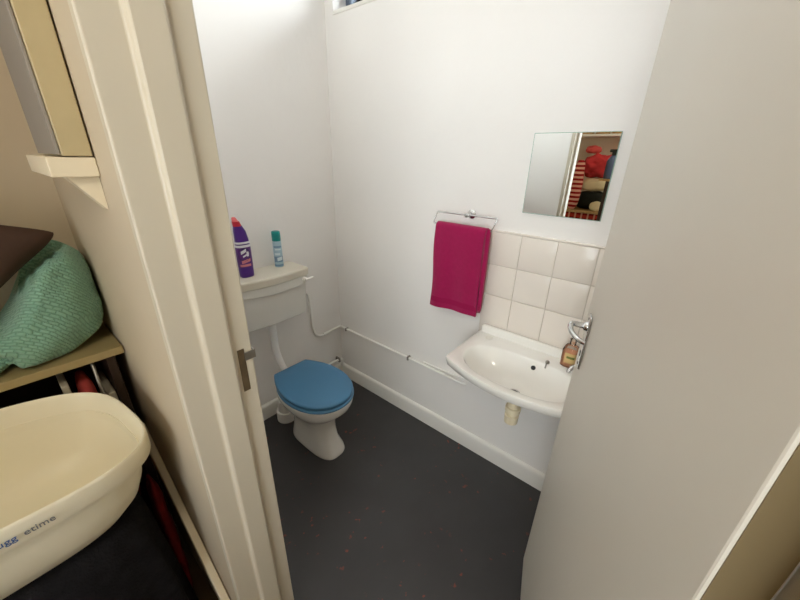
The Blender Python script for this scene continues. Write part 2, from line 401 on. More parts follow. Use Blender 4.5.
slab('seat', .403, .421, .182, -.44, .243, .215, M['blue'])
slab('lid', .4225, .446, .178, -.44, .238, .232, M['blue'], .004)
for s in (-1, 1):
    bm = BM(); tube(bm, [(TX+s*.075-.018,-.214,.417),(TX+s*.075+.018,-.214,.417)], .011, 12); obj('hinge', bm, M['steel'], t, autos=40)
bm = BM(); tube(bm, [(TX-.005,-.24,.2),(TX-.005,-.16,.19),(TX-.005,-.115,.15),(TX-.005,-.105,.10),(TX-.005,-.105,0)], .047, 20, sub=5)
tube(bm, [(TX-.005,-.105,.002),(TX-.005,-.105,.07)], .060, 20)
obj('soil_outlet', bm, M['plastic'], t, autos=50)
bm = BM(); tube(bm, [(TX-.012,-.085,.74),(TX-.012,-.085,.64),(TX-.012,-.085,.55),(TX-.008,-.095,.47),(TX-.002,-.145,.385),(TX,-.235,.325)], .021, 16, sub=6)
obj('flush_pipe', bm, M['pipe'], t, autos=50)
# cistern, bowed front
CX, CW = -.585, .206
def plan(hw, dep, bow, z, n=16, zf=None):
    pts = [(CX+hw, -.004), ]
    for k in range(n+1):
        s = 1-2*k/n
        r = .02
        pts.append((CX+hw*s, -(dep+bow*(1-s*s))))
    pts.append((CX-hw, -.004))
    return [(x, y, z if zf is None else zf((x-CX)/hw, y)) for x, y in pts]
bm = BM(); R = []
for z, hw, dp, bow in ((.722,CW-.022,.150,.018),(.728,CW-.016,.158,.02),(.80,CW-.011,.166,.022),(.962,CW-.005,.172,.024)):
    R.append([bm.verts.new(p) for p in plan(hw, dp, bow, z)])
loft(bm, R); cis = obj('cistern', bm, M['cistern'], t); bevmod(cis, .008, 3); 
for p in cis.data.polygons: p.use_smooth = True
cis.data.set_sharp_from_angle(angle=math.radians(40))
bm = BM(); R = []
for hw, dp, bow, z0 in ((CW-.003,.180,.026,.925),):
    zf = lambda s, y: (.925-.012*(1-s*s)) if y < -.1 else .925
    R.append([bm.verts.new(p) for p in plan(hw, dp, bow, 0, zf=zf)])
    R.append([bm.verts.new(p) for p in plan(hw+.001, dp+.001, bow, .966)])
loft(bm, R); o = bevmod(obj('front_band', bm, M['cistern'], cis), .003, 2)
bm = BM(); R = []
for z, k in ((.966,-.002),(.969,.004),(1.004,.006),(1.012,.002)):
    R.append([bm.verts.new(p) for p in plan(CW+k, .182+k, .026, z)])
loft(bm, R); bevmod(obj('cistern_lid', bm, M['cistern_lid'], cis), .0035, 3)
lx = CX+CW-.028
bm = BM(); tube(bm, [(lx,-.178,.948),(lx,-.200,.948),(lx,-.206,.948)], [.013,.013,.010], 14)
tube(bm, [(lx-.006,-.209,.948),(lx+.02,-.211,.949),(lx+.045,-.209,.951)], [.0085,.0085,.006], 12, sub=3)
obj('flush_lever', bm, M['plastic'], cis, autos=50, label='white flush lever')

# ------------------------------------------------------------------ bottles on the cistern
ZC = 1.0122
t = thing('bleach_bottle', 'tall purple cleaner bottle with red cap on the cistern', 'bottle', (-.690,-.10,ZC))
def body_rings(bm, spec, cx, cy, n=28, e=2.8):
    R = []
    for z, a, b, ox in spec:
        R.append(ring(bm, lambda th: (cx+ox+sup(th,a,b,e)[0], cy+sup(th,a,b,e)[1], ZC+z), n))
    loft(bm, R)
bm = BM(); body_rings(bm, ((0,.030,.022,0),(.004,.034,.026,0),(.03,.035,.027,0),(.15,.034,.026,0),(.195,.032,.024,0),(.235,.028,.021,-.004),(.262,.020,.017,-.010),(.272,.015,.014,-.013)), -.690, -.10)
bt = obj('bottle_body', bm, M['purple'], t, autos=50)
bm = BM(); body_rings(bm, ((.262,.0205,.0185,-.011),(.285,.017,.016,-.016)), -.690, -.10, e=2.2); obj('cap', bm, M['red'], t, autos=40)
bm = BM(); body_rings(bm, ((.285,.015,.014,-.017),(.302,.010,.010,-.022),(.306,.006,.006,-.023)), -.690, -.10, e=2); obj('nozzle_tip', bm, M['pinkcap'], t, autos=40, label='pink cap tip')
def wrap(name, poly, z0, m, par, cx, cy, a, b, e, dep=.0006, rz=0):
    # flat print: polygon (s, z) wrapped on the front of a super-elliptic body
    bm = BM(); vs = []
    for s, z in poly:
        th = -PI/2+rz+s
        c, sn = math.cos(th), math.sin(th)
        r = ((abs(c)/a)**e+(abs(sn)/b)**e)**(-1/e)
        vs.append(bm.verts.new((cx+(r+dep)*c, cy+(r+dep)*sn, z0+z)))
    f = bm.faces.new(vs)
    bmesh.ops.triangulate(bm, faces=[f]); r_ = bmesh.ops.extrude_face_region(bm, geom=list(bm.faces))
    return obj(name, bm, m, par)
def grid_rect(s0, s1, z0, z1, k=10):
    return [(s0+(s1-s0)*i/k, z0) for i in range(k+1)]+[(s1-(s1-s0)*i/k, z1) for i in range(k+1)]
def ell(cs, cz, a, b, k=20, tilt=0):
    return [(cs+a*math.cos(2*PI*i/k)-tilt*b*math.sin(2*PI*i/k), cz+b*math.sin(2*PI*i/k)) for i in range(k)]
def strip_print(bm, s0, s1, z0, z1, a, b, e, cx, cy, zz, dep, mi, rz, slope=0, k=12):
    prev = None
    for i in range(k+1):
        s = s0+(s1-s0)*i/k; th = -PI/2+rz+s; c, sn = math.cos(th), math.sin(th)
        r = ((abs(c)/a)**e+(abs(sn)/b)**e)**(-1/e)+dep
        p = [bm.verts.new((cx+r*c, cy+r*sn, zz+z+slope*(s-s0))) for z in (z0, z1)]
        if prev: bm.faces.new((prev[0], p[0], p[1], prev[1])).material_index = mi
        prev = p
bm = BM(); g = dict(a=.0352, b=.0272, e=2.8, cx=-.690, cy=-.10, zz=ZC, rz=-.35)
strip_print(bm, -1.5, 1.5, .055, .172, dep=.0005, mi=3, **g)
strip_print(bm, -1.5, 1.5, .158, .170, dep=.0009, mi=0, **g)
strip_print(bm, -1.5, 1.5, .176, .186, dep=.0009, mi=0, **g)
strip_print(bm, -.8, .9, .060, .072, dep=.0010, mi=2, **g)
strip_print(bm, -.5, .9, .076, .092, dep=.0012, mi=2, slope=.006, **g)
obj('label_print', bm, [M['label_white'], M['label_navy'], M['label_pink'], M['label_red']], bt)
bm = BM()
def disk_print(bm, cs, cz, ra, rb, dep, mi, n=22):
    vs = []
    for i in range(n):
        s = cs+ra*math.cos(2*PI*i/n); th = -PI/2+g['rz']+s; c, sn = math.cos(th), math.sin(th)
        r = ((abs(c)/g['a'])**2.8+(abs(sn)/g['b'])**2.8)**(-1/2.8)+dep
        vs.append(bm.verts.new((g['cx']+r*c, g['cy']+r*sn, ZC+cz+rb*math.sin(2*PI*i/n))))
    cv = bm.verts.new(Vector([sum(v.co[k] for v in vs)/n for k in range(3)])+Vector((0,-.0012,0)))
    for i in range(n): bm.faces.new((cv, vs[i], vs[(i+1)%n])).material_index = mi
disk_print(bm, .05, .122, 1.0, .033, .0014, 1); 
for s0, s1, z0_, z1_, sl in ((-.45,.35,.124,.140,.016),(-.25,.75,.108,.117,.014),(.35,.7,.112,.136,.0)):
    strip_print(bm, s0, s1, z0_, z1_, dep=.0032, mi=0, slope=sl, **g)
obj('emblem', bm, [M['label_white'], M['label_navy']], bt)

sx, sy = -.478, -.062
t = thing('spray_can', 'slim pale blue aerosol can with teal cap on the cistern', 'spray can', (sx, sy, ZC))
bm = BM(); lathe(bm, [(.021,0),(.0245,.002),(.0245,.004),(.0235,.006),(.0235,.140),(.0225,.150),(.0215,.154)], sx, sy, ZC, 28)
bt = obj('can_body', bm, M['can'], t, autos=40)
bm = BM(); lathe(bm, [(.0232,.148),(.0236,.150),(.0232,.190),(.0225,.198),(.020,.201)], sx, sy, ZC, 28); obj('cap', bm, M['teal'], t, autos=40)
bm = BM(); g2 = dict(a=.0236, b=.0236, e=2, cx=sx, cy=sy, zz=ZC, rz=-.5)
strip_print(bm, -.9, 1.0, .112, .122, dep=.0004, mi=0, **g2); strip_print(bm, -.6, .8, .098, .106, dep=.0004, mi=1, **g2)
strip_print(bm, -1.2, 1.3, .030, .062, dep=.0003, mi=0, **g2); strip_print(bm, -.3, .9, .036, .056, dep=.0007, mi=1, slope=.004, **g2)
strip_print(bm, -1.4, 1.4, .006, .016, dep=.0003, mi=0, **g2); strip_print(bm, -.8, .4, .070, .082, dep=.0004, mi=1, **g2)
obj('label_print', bm, [M['can_dark'], M['can_light']], bt)

# ------------------------------------------------------------------ pipes
PZ = .432
t = thing('water_pipe', 'white painted water pipe running from cistern to basin wall', 'pipe', (-.02,-.5,PZ))
bm = BM(); tube(bm, [(-.362,-.07,.80),(-.33,-.035,.80),(-.300,-.022,.79),(-.268,-.018,.74),(-.262,-.016,.60),(-.258,-.016,.52),(-.236,-.016,.452),(-.18,-.016,.424),(-.10,-.016,PZ),(-.030,-.018,PZ+.003),(-.016,-.035,PZ+.003),(-.015,-.09,PZ),(-.015,-.5,PZ),(-.015,-.80,PZ),(-.015,-.95,PZ-.003),(-.016,-1.055,PZ-.002),(-.006,-1.072,PZ-.002)], .0085, 12, sub=5)
obj('pipe', bm, M['pipe'], t, True)
bm = BM(); tube(bm, [(-.012,-.78,PZ+.018),(-.013,-.86,PZ+.020),(-.013,-.99,PZ+.026),(-.006,-1.06,PZ+.028)], .006, 10, sub=4); obj('branch_pipe', bm, M['pipe'], t, True)
for a, b in (((-.015,-.885,PZ-.001),(-.015,-.93,PZ-.002)), ((-.17,-.016,.425),(-.135,-.016,.428))):
    bm = BM(); tube(bm, [a, b], .0115, 14); obj('coupling', bm, M['pipe'], t, autos=40)
for y in (-.085, -.665):
    bm = BM(); box(bm, -.027, -.0005, y-.006, y+.006, PZ-.013, PZ+.013, bev=.002); obj('pipe_clip', bm, M['steel'], t, label='dark pipe clip')
t = thing('low_pipe', 'short white pipe near the floor behind the toilet', 'pipe', (-.2,-.02,.17))
bm = BM(); tube(bm, [(-.50,-.10,.19),(-.44,-.05,.18),(-.36,-.032,.172),(-.20,-.030,.17),(-.045,-.030,.165),(-.030,-.030,.14),(-.028,-.030,.105)], .010, 12, sub=5); obj('pipe', bm, M['pipe'], t, True)
bm = BM(); box(bm, -.066, -.052, -.043, -.0005, .150, .184, bev=.002); obj('pipe_clip', bm, M['steel'], t)

# ------------------------------------------------------------------ basin
BY, BZ = -1.415, .806
BW = .285
t = thing('wash_basin', 'white wall mounted wash basin with bowed front', 'basin', (0, BY, BZ))
def bplan(xf, bow, hw, z, xb=-.0015, n=18, rc=.03):
    # outline from back-left around the front to back-right
    pts = [(xb, BY+hw)]
    pts += [(xf+rc*.35, BY+hw), (xf+rc*.05, BY+hw-rc*.12)]
    for k in range(1, n):
        s = 1-2*k/n
        pts.append((xf-bow*(1-s*s), BY+(hw-rc*.3)*s))
    pts += [(xf+rc*.05, BY-hw+rc*.12), (xf+rc*.35, BY-hw), (xb, BY-hw)]
    return [(x, y, z) for x, y in pts]
NB = 120
def radial(pts, c):
    # resample an outline at NB even directions about c
    out = []
    for k in range(NB):
        a = 2*PI*k/NB; d = (math.cos(a), math.sin(a)); best = 0
        for i in range(len(pts)):
            p, q = pts[i], pts[(i+1)%len(pts)]
            ex, ey = q[0]-p[0], q[1]-p[1]; det = d[0]*-ey+d[1]*ex
            if abs(det) < 1e-9: continue
            wx, wy = p[0]-c[0], p[1]-c[1]
            t_ = (wx*-ey+wy*ex)/det; u_ = (d[0]*wy-d[1]*wx)/det
            if t_ > 0 and -1e-6 <= u_ <= 1+1e-6: best = max(best, t_)
        out.append((c[0]+d[0]*best, c[1]+d[1]*best, pts[0][2]))
    return out
cc = (-.20, BY)
bm = BM(); R = []
for z, xf, bow, hw in ((-.150,-.22,.03,.07),(-.130,-.24,.040,.12),(-.095,-.285,.05,.195),(-.062,-.335,.058,.25),(-.046,-.352,.062,.272),(-.040,-.358,.064,.279),(-.006,-.364,.066,.285),(-.001,-.362,.066,.2835),(0,-.358,.065,.280)):
    pts = bplan(xf, bow, hw, BZ+z)
    R.append([bm.verts.new(p) for p in radial(pts, (-.13, BY) if z < -.1 else cc)])
loft(bm, R, True, capend=False)
def oval(af, ab, b, cx, z, e=2.5):
    out = []
    for k in range(NB):
        a = 2*PI*k/NB; c, s = math.cos(a), math.sin(a)
        A_ = ab if c > 0 else af
        r = ((abs(c)/A_)**e+(abs(s)/b)**e)**(-1/e)
        out.append(bm.verts.new((cx+r*c, BY+r*s, BZ+z)))
    return out
rr = [R[-1]]
for af, ab, b, cx, z in ((.160,.110,.243,-.235,0),(.156,.106,.239,-.235,-.003),(.150,.099,.232,-.236,-.014),(.140,.088,.217,-.237,-.040),(.122,.072,.185,-.240,-.075),(.088,.050,.13,-.242,-.103),(.045,.030,.06,-.245,-.115),(.018,.018,.018,-.25,-.119)):
    rr.append(oval(af, ab, b, cx, z))
loft(bm, rr, False); bm.faces.new(rr[-1])
basin = obj('basin_body', bm, M['ceramic'], t, autos=50)
bm = BM(); box(bm, -.042, -.0095, BY-BW+.006, BY+BW-.006, BZ-.01, BZ+.036, bev=.010, seg=3); obj('back_ledge', bm, M['ceramic'], t, autos=60)
bm = BM(); lathe(bm, [(.019,-.001),(.019,.002),(.016,.0035)], -.080, BY+.215, BZ, 24); obj('tap_hole_cover', bm, M['cistern'], t, autos=40, label='grey blanking plug over unused tap hole')
bm = BM(); lathe(bm, [(.010,-.003),(.010,.003)], n=16); bm.transform(Matrix.Translation((-.144,BY-.03,BZ-.030)) @ Matrix.Rotation(-1.2,4,'Y')); obj('overflow_hole', bm, M['black'], t)
bm = BM(); lathe(bm, [(.028,.0),(.026,.003),(.020,.002)], -.25, BY, BZ-.117, 20); obj('waste', bm, M['chrome'], t, autos=40)
bm = BM(); lathe(bm, [(.019,.001),(.019,.003)], -.25, BY, BZ-.117, 18); obj('waste_hole', bm, M['black'], t, autos=40)
ty = BY-.205
bm = BM(); lathe(bm, [(.022,0),(.021,.006),(.014,.012),(.012,.045),(.014,.06),(.010,.066)], -.085, ty, BZ, 20)
tube(bm, [(-.088,ty,BZ+.035),(-.115,ty+.010,BZ+.045),(-.145,ty+.026,BZ+.042),(-.160,ty+.036,BZ+.030),(-.162,ty+.037,BZ+.020)], [.010,.0085], 14, sub=4)
tap = obj('tap', bm, M['chrome'], t, autos=50)
bm = BM()
for k in range(2):
    a = k*PI/2+.4; tube(bm, [(-.085-.026*math.cos(a),ty-.026*math.sin(a),BZ+.074),(-.085+.026*math.cos(a),ty+.026*math.sin(a),BZ+.074)], .006, 10)
lathe(bm, [(.010,.062),(.012,.070),(.012,.080),(.006,.084)], -.085, ty, BZ, 16); obj('tap_head', bm, M['chrome'], tap, autos=50)
bm = BM(); lathe(bm, [(.008,0),(.008,.010),(.005,.013)], -.118, BY-.075, BZ-.001, 14)
tube(bm, [(-.118,BY-.075,BZ+.008),(-.132,BY-.075,BZ+.004),(-.140,BY-.075,BZ-.014)], .003, 8, sub=3); obj('chain_stay', bm, M['steel'], t, autos=40)
bm = BM(); lathe(bm, [(.020,-.260),(.028,-.254),(.030,-.215),(.024,-.212),(.024,-.200),(.032,-.198),(.032,-.176),(.024,-.173),(.024,-.145)], -.262, BY-.012, BZ, 24)
tube(bm, [(-.262,BY-.012,BZ-.235),(-.15,BY,BZ-.235),(-.0015,BY,BZ-.235)], .017, 14); obj('trap', bm, M['trap'], t, autos=40, label='yellowed plastic waste trap')

# soap bottle on the basin
px, py = -.072, -1.560; z0 = BZ+.0008
t = thing('soap_bottle', 'clear hand soap bottle with peach liquid on the basin', 'bottle', (px, py, z0))
bm = BM(); R = []
for z, a, b in ((0,.024,.028),(.004,.027,.031),(.075,.027,.031),(.092,.020,.024),(.100,.011,.011),(.108,.011,.011)):
    R.append(ring(bm, lambda th: (px+sup(th,a,b,3)[0], py+sup(th,a,b,3)[1], z0+z), 28))
loft(bm, R); bt = obj('bottle_body', bm, M['clear'], t, autos=50)
bm = BM(); R = []
for z, a, b in ((.003,.022,.026),(.006,.0255,.0295),(.064,.0255,.0295)):
    R.append(ring(bm, lambda th: (px+sup(th,a,b,3)[0], py+sup(th,a,b,3)[1], z0+z), 28))
loft(bm, R); obj('liquid_soap', bm, M['soap'], bt, autos=50)
bm = BM(); gs = dict(a=.0275, b=.0315, e=3, cx=px, cy=py, zz=z0, rz=-PI/2+.25)
strip_print(bm, -.75, .75, .022, .068, dep=.0006, mi=0, **gs); strip_print(bm, -.5, .5, .044, .054, dep=.001, mi=1, **gs)
obj('label_print', bm, [M['soap_label'], M['soap_green']], bt)
bm = BM(); lathe(bm, [(.0125,.100),(.0125,.116),(.005,.118),(.004,.130),(.009,.132),(.009,.138)], px, py, z0, 16)
tube(bm, [(px,py,z0+.136),(px-.028,py+.006,z0+.134)], .004, 8); obj('pump', bm, M['clear'], t, autos=40)

# ------------------------------------------------------------------ mirror
t = tag(obj('mirror', bx(-.006,-.001,-1.537,-1.238,1.398,1.703, bev=.0), M['mirror_edge']), 'small frameless square mirror above the basin', 'mirror')
bm = bx(-.0068,-.0061,-1.535,-1.240,1.400,1.701)
o = obj('mirror_glass', bm, M['mirror'], t)

# ------------------------------------------------------------------ towel ring and towel
ry, rz = -1.0, 1.364
t = thing('towel_rail', 'small chrome towel ring above the pink towel', 'towel rail', (0, ry, rz))
bm = BM(); lathe(bm, [(.021,0),(.021,.004),(.014,.008),(.009,.012),(.008,.042),(.011,.045),(.011,.055),(.006,.057)], n=24)
bm.transform(Matrix.Translation((-.0005,ry,rz)) @ Matrix.Rotation(-PI/2,4,'Y')); obj('rosette', bm, M['chrome'], t, autos=40)
bm = BM(); tube(bm, [(-.050,-.845,rz+.0),(-.050,-1.145,rz+.002)], .004, 10)
tube(bm, [(-.050,-1.145,rz+.002),(-.055,-1.152,rz-.004),(-.060,-1.135,1.314),(-.060,-1.125,1.309)], .003, 8, sub=3)
tube(bm, [(-.060,-1.125,1.309),(-.060,-.835,1.309)], .003, 10)
tube(bm, [(-.060,-.835,1.309),(-.060,-.826,1.314),(-.052,-.838,rz-.004),(-.050,-.845,rz)], .003, 8, sub=3)
obj('ring', bm, M['chrome'], t, autos=50)
def towel():
    # inverted U profile swept across the bar, thick folded terry
    y0, y1 = -.852, -1.116; ny = 26
    prof = []
    for i in range(16): prof.append((-.082, .885+(1.300-.885)*i/15))
    for k in range(1, 8):
        a = PI-PI*k/8; prof.append((-.060+.022*math.cos(a), 1.300+.022*math.sin(a)))
    for i in range(14): prof.append((-.038, 1.300-(1.300-.93)*i/13))
    for i in range(1, 14): prof.append((-.050, .93+(1.295-.93)*i/13))
    for k in range(1, 5):
        a = PI*k/5; prof.append((-.060+.010*math.cos(a), 1.297+.010*math.sin(a)))
    for i in range(16): prof.append((-.070, 1.295-(1.295-.885)*i/15))
    bm = BM(); R = []
    for j in range(ny+1):
        s = j/ny; y = y0+(y1-y0)*s
        row = []
        for x, z in prof:
            lo = (1.30-z)/.42
            dz = -.018*(1-s)*max(lo,0)*0 
            dx = -.010*math.sin(s*5+1)*max(lo,0)**1.2 - .006*math.sin(s*11)*max(lo,0)
            front = 1 if x < -.06 else .35
            yy = y + .010*max(lo,0)*(1-2*s)*-.2 + .004*math.sin(z*17)*(1 if s > .9 or s < .1 else .3)
            row.append(bm.verts.new((x+dx*front, yy, z+dz)))
        R.append(row)
    loft(bm, R)
    return bm
tw = tag(obj('towel', towel(), M['towel'], autos=60), 'magenta towel folded over the chrome ring', 'towel')
tw.data.materials.append(M['towel_hem'])
for p in tw.data.polygons:
    if .918 < p.center.z < .95 and p.center.x < -.062: p.material_index = 1
# second folded layer showing as a strip at the right edge, part of the same towel
bm = BM(); R = []
for j in range(8):
    s = j/7; y = -1.100-.032*s
    row = []
    for x, z in ((-.076+.012*s,.890+.01*s),(-.0765+.012*s,1.05),(-.0765+.012*s,1.2),(-.076+.012*s,1.30),(-.066,1.318),(-.054,1.318),(-.046,1.30),(-.044,1.1),(-.044,.900)):
        row.append(bm.verts.new((x-.004*math.sin((1.3-z)*6), y, z)))
    R.append(row)
loft(bm, R); submod(obj('folded_edge', bm, M['towel'], tw, True), 1)

# ------------------------------------------------------------------ outer room, left: cabinet on a ledge
t = thing('wall_cabinet', 'shallow grey fronted cabinet with ochre side at upper left', 'cabinet', (XO-.024, -.83, 1.590))
obj('body', bx(XO-.044, XO-.003, -.94, -.72, 1.590, 2.30, bev=.002), M['box_side'], t, label='ochre varnished side')
obj('front_panel', bx(XO-.050, XO-.0445, -.939, -.72, 1.592, 2.298, bev=.0015), M['box_front'], t, label='grey front panel')
t = thing('ledge_bracket', 'white painted wooden bracket under the grey cabinet', 'bracket', (XO-.03, -.83, 1.59))
obj('ledge', bx(XO-.066, XO-.0006, -.938, -.68, 1.556, 1.5885, bev=.002), M['white_paint'], t)
bm = BM(); vs = [bm.verts.new(p) for p in ((XO-.001,-.925,1.5555),(XO-.046,-.925,1.5555),(XO-.001,-.925,1.495))]
f = bm.faces.new(vs); r = bmesh.ops.extrude_face_region(bm, geom=[f])
for v in [v for v in r['geom'] if isinstance(v, bmesh.types.BMVert)]: v.co.y += .05
obj('gusset', bm, M['white_paint'], t)

# scribbled marks on the cream wall
bm = BM()
for k in range(5):
    zc = 1.93-.012*k
    tube(bm, [(-1.535+.003*k, YL-.0008, 1.90-k*.022+.008), (-1.533+.004*k, YL-.0008, 1.90-k*.022-.006), (-1.528+.003*k, YL-.0008, 1.90-k*.022+.002)], .0028, 5)
tag(obj('pencil_marks', bm, M['ink']), 'short dark scribbled marks on the cream wall', 'mark', kind='structure')

# ------------------------------------------------------------------ shelf unit
SZ = 1.058
t = thing('shelf_unit', 'olive brown shelf unit holding the green blanket', 'shelf', (-1.8, -.45, 0))
obj('top_board', bx(-2.35, XO-.003, -.575, YL-.002, SZ-.024, SZ, bev=.002), M['shelf'], t)
obj('shelf_board', bx(-2.35, XO-.029, -.570, YL-.002, .70, .72, bev=.002), M['darkwood'], t)
obj('shelf_board', bx(-2.35, XO-.029, -.570, YL-.002, .32, .34, bev=.002), M['darkwood'], t)
obj('back_panel', bx(-2.35, XO-.003, YL-.010, YL-.0025, 0, SZ-.025), M['darkwood'], t)
for x in (-2.35, XO-.048): obj('side_panel', bx(x, x+.020, -.566, YL-.012, 0, SZ-.025), M['darkwood'], t)
bm = BM(); tube(bm, [(-1.400,-.560,.721),(-1.400,-.560,SZ-.024)], .005, 10); obj('post', bm, M['steel'], t, True)

def lump(name, cx, cy, z0, hx, hy, h, m, seed, amp=.02, freq=6, e=2.6, nu=72, nv=36, par=None, tilt=0, uvs=1.0, crease=None, post=None):
    bm = BM(); uvl = bm.loops.layers.uv.new('UVMap'); R = []; UV = {}
    for i in range(1, nv):
        ph = -PI/2+PI*i/nv
        row = []
        for k in range(nu):
            th = 2*PI*k/nu
            ce, se = math.cos(ph), math.sin(ph)
            cs = math.copysign(abs(ce)**(2/e), ce); ss = math.copysign(abs(se)**(2/e), se)
            x, y = sup(th, hx, hy, e)
            p = Vector((x*cs, y*cs, h/2*ss))
            q = p*freq+Vector((seed*3.1, seed*1.7, seed))
            dsp = noise.noise(q)*amp + noise.noise(q*2.3)*amp*.45
            if crease: dsp += crease(p)
            d_ = Vector((p.x/hx, p.y/hy, 2*p.z/h)).normalized()
            p = p+d_*dsp
            p.x += tilt*(p.z+h/2)
            p.z = max(p.z, -h/2)
            v = bm.verts.new((cx+p.x, cy+p.y, z0+h/2+p.z)); row.append(v)
            pass
        R.append(row)
    if post:
        for v in bm.verts: post(v)
    loft(bm, R)
    for f in bm.faces:
        for l in f.loops:
            c_ = l.vert.co; l[uvl].uv = (c_.x+.25*c_.y, .9*c_.z+.7*c_.y)
    return obj(name, bm, m, par, True)
# green knitted blanket
def cr(p):
    d = 0
    d -= .05*math.exp(-((p.x+.085+.25*(p.z))/.018)**2)*(1 if p.y < .05 else 0)
    d += .012*math.sin(p.z*22+p.x*9)*(1 if p.z < 0 else .3)
    return d
CUSH = Matrix.Translation((-1.622, -.505, 1.372)) @ Matrix.Rotation(math.radians(4),4,'Z') @ Matrix.Rotation(math.radians(-12),4,'X') @ Matrix.Rotation(math.radians(20),4,'Y'); CUSH_INV = CUSH.inverted()
def bpost(v):
    # the heap falls away to the left and towards the front
    k = min(max((v.co.x+1.545)/.15, 0), 1); k = k*k*(3-2*k)
    v.co.z = SZ+.002+(v.co.z-SZ-.002)*(.36+.64*k)
    p = CUSH_INV @ v.co
    if abs(p.x-.62*p.z) < .205 and abs(p.z) < .142 and p.y < .060:
        p.y = .060; v.co = CUSH @ p
    v.co.x = min(v.co.x, XO-.008); v.co.y = min(v.co.y, YL-.006)
tag(lump('blanket', -1.50, -.465, SZ+.002, .180, .118, .325, M['knit'], 2.3, .020, 7, 3.0, crease=cr, post=bpost), 'sea green knitted blanket heaped on the shelf', 'blanket')
# brown cushion leaning into the corner above it
def cushion(name, m, loc, rot, hx, hz, th, par=None):
    bm = BM(); n = 22; F = []; Bk = []
    def corner(a, b_):
        k = .16
        r = 1-.15*(a*a*b_*b_)**1.5; x = r*hx*a*(1-k*.6*(1-b_*b_)); z = r*hz*b_*(1-k*(1-a*a))
        return x, z
    for sgn, G in ((-1, F), (1, Bk)):
        for i in range(n+1):
            row = []
            for j in range(n+1):
                a, b_ = -1+2*i/n, -1+2*j/n
                x, z = corner(a, b_)
                y = sgn*(th*(max(0,(1-a**4))*max(0,(1-b_**4)))**.6 + .004)
                y += .006*noise.noise(Vector((x*12, z*12, sgn+7)))
                row.append(bm.verts.new((x+.62*z, y, z)))
            G.append(row)
    for G in (F, Bk):
        for i in range(n):
            for j in range(n): bm.faces.new((G[i][j], G[i+1][j], G[i+1][j+1], G[i][j+1]))
    for i in range(n):
        bm.faces.new((F[i][0], F[i+1][0], Bk[i+1][0], Bk[i][0])); bm.faces.new((F[i][n], F[i+1][n], Bk[i+1][n], Bk[i][n]))
        bm.faces.new((F[0][i], F[0][i+1], Bk[0][i+1], Bk[0][i])); bm.faces.new((F[n][i], F[n][i+1], Bk[n][i+1], Bk[n][i]))
    bm.transform(Matrix.Translation(loc) @ Matrix.Rotation(rot[2],4,'Z') @ Matrix.Rotation(rot[0],4,'X') @ Matrix.Rotation(rot[1],4,'Y'))
    return obj(name, bm, m, par, True)
tag(cushion('cushion', M['brown'], (-1.622, -.505, 1.372), (math.radians(-12), math.radians(20), math.radians(4)), .19, .125, .045), 'dark brown cushion resting on the green blanket', 'cushion')

tag(lump('folded_throw', -1.845, -.455, SZ+.001, .12, .10, .23, M['brown'], 17, .010, 8, e=3.2), 'dark brown folded throw under the left end of the cushion', 'throw')
# things under the top board
tag(lump('folded_cloth', -1.428, -.455, .722, .022, .075, .24, M['coral'], 5, .006, 11), 'coral red cloth stuffed under the shelf top', 'cloth')
tag(lump('folded_cloth', -1.60, -.455, .722, .09, .09, .20, M['darkgreen'], 6, .02, 9), 'black cloth bundle under the shelf top', 'cloth')
tag(obj('card_folder', bx(-1.478,-1.462,-.562,-.40,.721,.985, bev=.002), M['card']), 'narrow pale folder standing upright under the shelf', 'folder')
tag(obj('storage_box', bx(-1.392,-1.371,-.550,-.37,.721,.905, bev=.003), M['card']), 'small grey box beside the shelf side panel', 'box')
tag(lump('folded_cloth', -1.47, -.47, .342, .08, .07, .28, M['darkred'], 8, .012, 9), 'dark red cloth on the lower shelf', 'cloth')

tag(lump('garment', -1.376, -.645, .0, .018, .06, .62, M['darkred'], 21, .006, 12), 'dark red garment bulging out beside the leaning white batten', 'garment')
# ------------------------------------------------------------------ baby bath on a cloth-covered stool
BCX, BCY, BR = -1.668, -.803, .135
HXB, HYB = .296, .207
def shear(bm):
    for v in bm.verts: v.co.z += -.150*(v.co.x-BCX)+.038*(v.co.y-BCY)
def bathring(s, z, e=3.3, n=96, k=0):
    def f(th):
        x, y = sup(th, HXB*s-k, HYB*s-k, e)
        return (BCX+x*math.cos(BR)-y*math.sin(BR), BCY+x*math.sin(BR)+y*math.cos(BR), z)
    return f
RZ = 1.000
t = thing('baby_bath', 'cream plastic baby bath at lower left', 'baby bath', (BCX, BCY, .785))
bm = BM(); R = []
for s, z in ((.56,.782),(.63,.785),(.74,.800),(.845,.840),(.897,.885),(.922,.935),(.928,.951),(.995,.950),(1.003,.953),(1.005,.994),(1.0,1.000),(.992,1.002),(.982,1.000),(.968,.990),(.935,.950),(.890,.89),(.83,.845),(.73,.808),(.62,.794),(.56,.791)):
    R.append(ring(bm, bathring(s, z), 96))
loft(bm, R); shear(bm); obj('tub', bm, M['bath'], t, autos=50)
